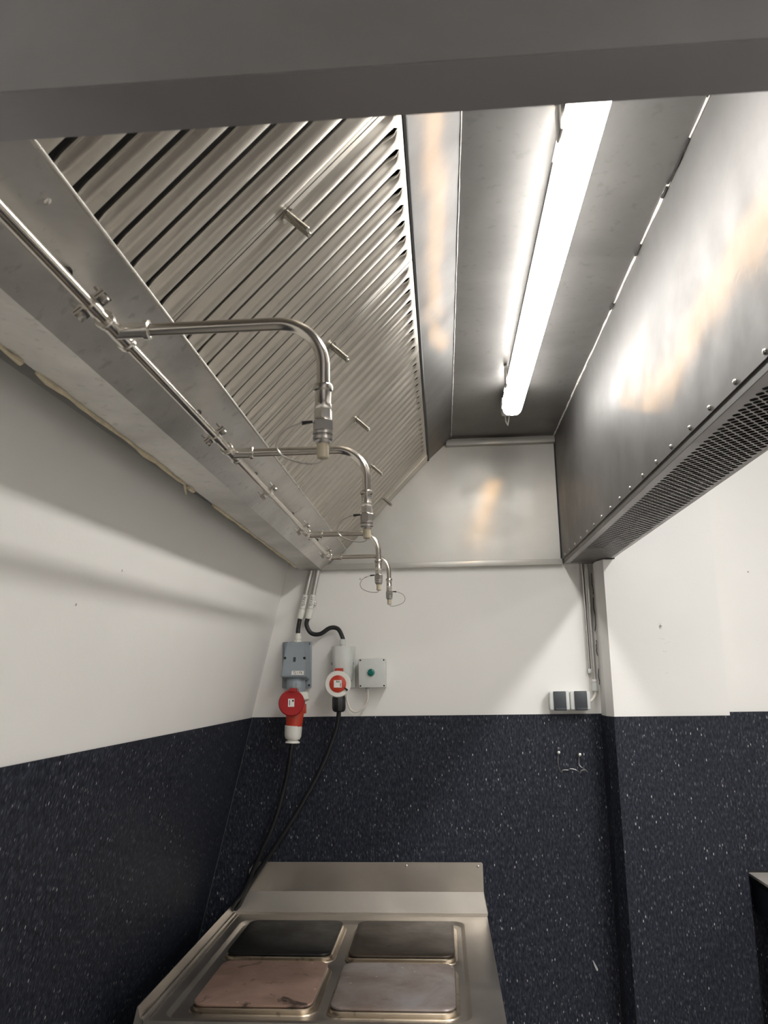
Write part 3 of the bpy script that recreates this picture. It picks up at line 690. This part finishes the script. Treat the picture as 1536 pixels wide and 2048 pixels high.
wlab = part('rating_label', MB().prism([wl_c - w_r * .0125 - w_u * .0115, wl_c + w_r * .0125 - w_u * .0115, wl_c + w_r * .0125 + w_u * .0115, wl_c - w_r * .0125 + w_u * .0115], wn * .0006), M_PAPER, wlid, 'white rating label', smooth=False)
text('label_text', 'Bals', .0085, wl_c + w_u * .0070 + w_r * .001 + wn * .0008, w_r, w_u, M_INK, wlid)
part('label_print', MB().prism([wl_c + w_r * .0075 - w_u * .009 + wn * .0007, wl_c + w_r * .0095 - w_u * .009 + wn * .0007, wl_c + w_r * .0095 + w_u * .002 + wn * .0007, wl_c + w_r * .0075 + w_u * .002 + wn * .0007], wn * .0003), M_INK, wlid, smooth=False)
tk = wc + wn * .008 + w_r * .0275 - w_u * .0175; q1 = (w_r - w_u * .75).normalized(); q2 = wn.cross(q1)
part('lid_mark', MB().prism([tk - q1 * .006 - q2 * .0028, tk + q1 * .005 - q2 * .0028, tk + q1 * .005 + q2 * .0028, tk - q1 * .006 + q2 * .0028], wn * .004), M_PLUGB, wlid, 'black notch', smooth=False)
whg = at(678, 1339, 2.505)
part('lid_hinge', MB().box(whg.x - .013, whg.x + .012, whg.y - .006, whg.y + .02, whg.z - .006, whg.z + .004, .0015), M_ORED, ws, 'orange red hinge')
bk0, bk1 = at(678, 1391, 2.520), at(678, 1424, 2.520)
bp_ = thing('black_plug', bk1, 'black plug pushed up into the white socket from below', 'plug')
part('gland_nut', MB().lathe(bk1, bk0 - bk1, [(0, .014), (.004, .0195), (.012, .0218), (.038, .0222), (.046, .0215), (.050, .018)], 10), M_PLUGB, bp_)
part('plug_body', MB().lathe(bk0 - Vector((0, 0, .008)), (0, .1, 1), [(0, .019), (.03, .021)], 18), M_PLUGB, bp_)

# ------------------------------------------------------------------ green indicator box
bx = thing('indicator_box', (-0.234, D, -0.03), 'small grey square box with a green round indicator', 'box')
k0, k1 = at(717, 1317, 2.548), at(772, 1375, 2.548)
part('base', MB().box(k0.x + .001, k1.x - .001, 2.562, D - .001, k1.z + .001, k0.z - .001, .003), M_LGREY, bx)
cov = part('cover', MB().box(k0.x, k1.x, 2.546, 2.5615, k1.z, k0.z, .003), M_LGREY, bx)
for x_ in (k0.x + .006, k1.x - .006):
    for z_ in (k0.z - .006, k1.z + .006):
        part('cover_screw', MB().lathe((x_, 2.5462, z_), (0, -1, 0), [(0, .0028), (.0006, .0026)], 10), M_PLUGB, cov, 'dark screw recess')
gl = at(742, 1345, 2.54)
part('indicator_lens', MB().lathe((gl.x, 2.5458, gl.z), (0, -1, 0), [(0, .0118), (.002, .0118), (.0075, .0108), (.0090, .007), (.0093, .002)], 26), M_TEAL, bx, 'green lens')
gb = at(735, 1377, 2.565)
part('cable_gland', MB().lathe((gb.x, 2.57, k1.z + .001), (0, 0, -1), [(0, .0075), (.006, .0075), (.007, .0062), (.014, .0060)], 12), M_LGREY, bx)
pts = [(gb.x, 2.57, k1.z - .008)] + [tuple(at(x, y, 2.575)) for x, y in ((735, 1400), (727, 1416), (712, 1424), (701, 1419), (695, 1404), (693, 1390))] + [tuple(at(691, 1370, 2.583))]
tag(part('signal_cable', MB().tube(smoothpath(pts, 8), .0032, 10), M_WCABLE), 'thin white cable looping from the green indicator box to the white socket', 'cable')

# ------------------------------------------------------------------ hanging black cables
pts = [at(585, 1482, 2.503), at(582, 1500, 2.508), at(572, 1560, 2.54), at(550, 1640, 2.55), at(519, 1712, 2.552), at(489, 1780, 2.556), at(463, 1818, 2.556), Vector((-0.722, 2.560, -0.82)), Vector((-0.735, 2.56, -1.3))]
tag(part('power_cable', MB().tube(smoothpath(pts, 8), .0074, 12), M_BLACK), 'thick black cable hanging from the red plug to behind the range', 'cable')
pts = [at(678, 1420, 2.520), at(676, 1440, 2.525), at(668, 1472, 2.54), at(640, 1541, 2.553), at(595, 1622, 2.556), at(552, 1690, 2.560), at(515, 1745, 2.562), at(482, 1802, 2.576), Vector((-0.700, 2.583, -0.82)), Vector((-0.71, 2.585, -1.3))]
tag(part('power_cable', MB().tube(smoothpath(pts, 8), .0074, 12), M_BLACK), 'thick black cable hanging from the black plug to behind the range', 'cable')

# ------------------------------------------------------------------ double socket, its conduits, wire hook
ds = thing('double_socket', (0.405, D, -0.11), 'double surface socket with two charcoal flaps above the vinyl edge', 'socket')
s0, s1 = at(1097, 1383, 2.565), at(1183, 1421, 2.556)
sw = (s1.x - s0.x); zt_, zb_ = s0.z, at(1100, 1421, 2.556).z
part('back_box', MB().box(s0.x + .003, s1.x - .003, 2.575, D - .001, zb_ + .002, zt_ - .002, .004), M_LGREY, ds)
for k in range(2):
    xa = s0.x + sw * (.0 if k == 0 else .505); xb = s0.x + sw * (.495 if k == 0 else 1.0)
    fr = part('frame', MB().box(xa, xb, 2.556, 2.5745, zb_, zt_, .005, 3), M_LGREY, ds)
    part('flap', MB().box(xa + .0135, xb - .0115, 2.5505, 2.5600, zb_ - .0005, zt_ + .0005, .002), M_FLAP, fr, 'charcoal hinged flap')
    part('flap_grip', MB().box(xa + .018, xb - .012, 2.5485, 2.5520, zb_, zb_ + .007, .001), M_FLAP, fr)
cA, cB = at(1172, 1128, 2.582), at(1189, 1366, 2.582)
cr = thing('conduit', cB, 'thick steel conduit dropping from the hood to the double socket', 'conduit')
part('pipe', MB().tube([cA, cB], .0078, 14), M_COND, cr)
ud = (cB - cA).normalized()
part('label_sticker', MB().tube([cB - ud * .012, cB - ud * .004], .0082, 14), M_PAPER, cr, 'white printed sticker')
part('ferrule', MB().lathe(cB - ud * .002, ud, [(0, .0086), (.003, .0098), (.026, .0100), (.028, .007)], 14), M_LGREY, cr, 'pale grey end sleeve')
pts = [cB + ud * .022, at(1191, 1386, 2.582), at(1188, 1394, 2.580), at(1182, 1401, 2.576), at(1176, 1403, 2.574)]
tag(part('socket_cable', MB().tube(smoothpath(pts, 6), .0048, 10), M_WCABLE), 'short white cable entering the side of the double socket', 'cable')
e0, e1 = at(1163, 1128, 2.590), at(1179, 1340, 2.590)
ct = thing('conduit', e1, 'thin steel tube running beside the thick conduit above the double socket', 'conduit')
part('pipe', MB().tube([e0, e1], .0040, 10), M_COND, ct)
part('clip', MB().box(e1.x - .006, e1.x + .005, 2.584, D - .0005, e1.z - .010, e1.z + .004, .001), M_LGREY, ct)
part('wire', MB().tube(smoothpath([e1, at(1181, 1352, 2.592), at(1184, 1368, 2.592), at(1187, 1378, 2.590)], 5), .0018, 6), M_WCABLE, ct, 'thin white wire')
wk = thing('wire_hook', at(1137, 1530, 2.59), 'bent wire hook rail hanging from two screws on the navy vinyl', 'hook')
hpts = [at(1116, 1509, 2.588), at(1116.5, 1528, 2.586), at(1122, 1544, 2.560), at(1126, 1540, 2.556), at(1137, 1540, 2.556), at(1139, 1538, 2.566), at(1146, 1538, 2.566), at(1154, 1541, 2.566), at(1160, 1546, 2.556), at(1163, 1541, 2.554), at(1172, 1540, 2.554), at(1175, 1545, 2.560), at(1170, 1539, 2.575), at(1159, 1530, 2.586), at(1158, 1511, 2.588)]
part('wire', MB().tube(smoothpath(hpts, 5), .0013, 8), M_COUP, wk)
for x_, y_ in ((1116, 1505), (1158, 1509)):
    c = at(x_, y_, D - t)
    part('screw', MB().lathe(c, (0.02, -1, .05), [(0, .0050), (.006, .0050), (.010, .0062), (.014, .0045), (.0148, .0012)], 14), M_ZINC, wk, 'pan head screw')
c = at(1322, 1250, 2.48)
tag(part('wall_screw', MB().lathe(c, (0, -1, 0), [(-.002, .002), (.006, .002), (.0065, .0040), (.009, .0030)], 10), M_ZINC), 'small screw left sticking out of the white wall right of the conduits', 'screw')

# ------------------------------------------------------------------ electric range
RX0, RX1, RY0, RY1, RZ = -0.690, 0.111, 1.805, 2.571, -0.710
rg = thing('electric_range', ((RX0 + RX1) / 2, (RY0 + RY1) / 2, ZF), 'stainless steel electric range with four square hotplates', 'range')
part('body', MB().box(RX0 + .006, RX1 - .004, RY0 + .014, RY1, ZF + .12, RZ - .03), M_STOVE, rg, smooth=False)
for x_ in (RX0 + .06, RX1 - .06):
    for y_ in (RY0 + .08, RY1 - .06):
        part('leg', MB().lathe((x_, y_, ZF), (0, 0, 1), [(0, .022), (.02, .022), (.025, .018), (.125, .018)], 14), M_STOVE, rg)
dr = part('oven_door', MB().box(RX0 + .03, RX1 - .03, RY0 - .004, RY0 + .0135, ZF + .18, RZ - .20, .004), M_STOVE, rg)
part('door_handle', MB().tube([(RX0 + .10, RY0 - .004, RZ - .24), (RX0 + .10, RY0 - .04, RZ - .24), (RX1 - .10, RY0 - .04, RZ - .24), (RX1 - .10, RY0 - .004, RZ - .24)], .009, 10), M_STOVE, dr)
cp = part('control_panel', MB().box(RX0 + .006, RX1 - .004, RY0 + .004, RY0 + .0135, RZ - .19, RZ - .032), M_DARKM, rg, smooth=False)
for k in range(5):
    part('knob', MB().lathe((RX0 + .12 + k * .14, RY0 + .004, RZ - .11), (0, -1, 0), [(0, .024), (.006, .024), (.010, .019), (.026, .017), (.028, .010)], 18), M_PLUGB, cp)
# deck with a pressed, rounded well
wx0, wx1, wy0, wy1 = -0.625, 0.036, 1.822, 2.512; wcx, wcy, ww, wdp = (wx0 + wx1) / 2, (wy0 + wy1) / 2, wx1 - wx0, wy1 - wy0
mb = MB(); n = 5
outer = []
for p in rrect(wcx, wcy, ww, wdp, .035, RZ, n):
    # push the well's outline outwards onto the deck's rectangle
    dx, dy = p[0] - wcx, p[1] - wcy
    kx = ((RX1 - wcx) if dx > 0 else (wcx - RX0 - .020)) / abs(dx) if abs(dx) > 1e-6 else 1e9
    ky = ((RY1 - wcy) if dy > 0 else (wcy - RY0)) / abs(dy) if abs(dy) > 1e-6 else 1e9
    sgx, sgy = (1 if dx > 0 else -1), (1 if dy > 0 else -1)
    outer.append((p, sgx, sgy))
ol = []
per = n + 1
for i, (p, sgx, sgy) in enumerate(outer):
    X = RX1 if sgx > 0 else RX0 + .024; Y = RY1 if sgy > 0 else RY0
    k = i % per; q = i // per
    if k < n / 2: pt = (X, p[1], RZ) if q in (0, 2) else (p[0], Y, RZ)
    else: pt = (p[0], Y, RZ) if q in (0, 2) else (X, p[1], RZ)
    if k == n // 2: pt = (X, Y, RZ)
    ol.append(pt)
loft(mb, [[(x, y, RZ - .03) for x, y, z in ol], ol, rrect(wcx, wcy, ww + .010, wdp + .010, .038, RZ, n), rrect(wcx, wcy, ww + .004, wdp + .004, .036, RZ - .001, n), rrect(wcx, wcy, ww - .010, wdp - .010, .030, RZ - .008, n), rrect(wcx, wcy, ww - .016, wdp - .016, .028, RZ - .009, n)], True, True)
deck = part('deck', mb, M_STOVE, rg)
# upstand along the left edge with a folded ridge
part('left_upstand', MB().prism([(RX0 + .014, RY0, -.683), (RX0 + .0125, RY0, -.683), (RX0 + .0, RY0, RZ - .03), (RX0 + .026, RY0, RZ - .03), (RX0 + .026, RY0, RZ + .001), (RX0 + .0225, RY0, RZ + .004), (RX0 + .020, RY0, RZ + .003)], (0, RY1 - RY0 + .004, 0)), M_STOVE, rg, smooth=False)
for x_, z_ in ((RX0 + .0225, RZ + .0045), (RX0 + .036, RZ + .0004)):
    part('fold_line', MB().tube([(x_, RY0 + .01, z_), (x_, RY1 - .004, z_)], .0011, 6), M_FIT, rg, 'bright folded edge')
# splashback: lip, sloping apron, upright
part('splash_lip', MB().box(-0.671, RX1 + .002, RY1 - .002, RY1 + .001, RZ, -.7035), M_STOVE, rg, smooth=False)
mb = MB()
mb.prism([(-.671, RY1, -.7038), (RX1 + .003, RY1, -.7038), (.104, 2.588, -.648), (-.630, 2.588, -.648)], (0, .003, -.001))
mb.prism([(.104, 2.588, -.648), (RX1 + .003, RY1, -.7038), (RX1 + .003, 2.591, -.7045)], (-.002, .0, .0))
part('splash_apron', mb, M_STOVE, rg, 'sloping lower part of the splashback', smooth=False)
sp = part('splashback', MB().prism([(-.630, 2.588, -.648), (.104, 2.588, -.648), (.104, 2.588, -.568), (.101, 2.588, -.563), (-.612, 2.588, -.563), (-.630, 2.588, -.586)], (0, .003, 0)), M_STOVE, rg, 'upright of the splashback', smooth=False)
for px_, py_ in ((813, 1732), (956, 1733), (521, 1737)):
    c = at(px_, py_, 2.588)
    part('screw', MB().lathe(c, (0, -1, 0), [(0, .0042), (.0015, .004), (.003, .002)], 10), M_ZINC, sp)
for x0_, x1_, ya, yb, mat, lab in ((-.593, -.314, 2.192, 2.478, P_BL, 'clean black hotplate at the back'), (-.270, .008, 2.186, 2.476, P_BR, 'dark brown hotplate at the back'),
                                   (-.580, -.310, 1.868, 2.142, P_FL, 'copper brown hotplate with black scorch marks'), (-.270, .006, 1.858, 2.136, P_FR, 'greyish worn hotplate at the front')):
    cx, cy, w_, d_ = (x0_ + x1_) / 2, (ya + yb) / 2, x1_ - x0_, yb - ya
    hp = part('hotplate', loft(MB(), [rrect(cx, cy, w_ - .012, d_ - .012, .026, -.7075), rrect(cx, cy, w_ - .002, d_ - .002, .028, -.7055), rrect(cx, cy, w_, d_, .028, -.7030), rrect(cx, cy, w_ - .002, d_ - .002, .028, -.7005), rrect(cx, cy, w_ - .008, d_ - .008, .026, -.6995)]), mat, rg, lab)
    part('rim', loft(MB(), [rrect(cx, cy, w_ + .020, d_ + .020, .034, -.7192), rrect(cx, cy, w_ + .016, d_ + .016, .033, -.7165), rrect(cx, cy, w_ + .004, d_ + .004, .030, -.7155), rrect(cx, cy, w_ + .003, d_ + .003, .030, -.7095), rrect(cx, cy, w_ - .004, d_ - .004, .028, -.7070)]), M_RIM, hp, 'scorched steel rim')

# ------------------------------------------------------------------ worktop at the right edge
cz = at(1496, 1745, D - .01).z; cx0 = at(1497, 1745, D - .01).x
ctr = thing('work_table', (1.5, 2.25, ZF), 'pale topped work table beside the pilaster with a dark apron', 'table')
CY0 = 1.75
part('tabletop', MB().box(cx0, cx0 + 1.2, CY0, D - .006, cz - .010, cz, .003), M_COUNTER, ctr)
part('top_edge', MB().box(cx0, cx0 + .004, CY0, D - .006, cz - .022, cz - .0102), M_JET, ctr, smooth=False)
part('apron', MB().box(cx0 + .006, cx0 + 1.19, CY0 + .01, D - .012, cz - .11, cz - .0225), M_APRON, ctr, smooth=False)
for x_ in (cx0 + .05, cx0 + 1.15):
    for y_ in (CY0 + .05, D - .06):
        part('leg', MB().box(x_ - .02, x_ + .02, y_ - .02, y_ + .02, ZF, cz - .11, .003), M_DARKM, ctr)
part('back_edge', MB().box(cx0 + .001, cx0 + 1.2, D - .0058, D - .0042, cz - .02, cz + .004), M_DARKM, ctr, smooth=False)
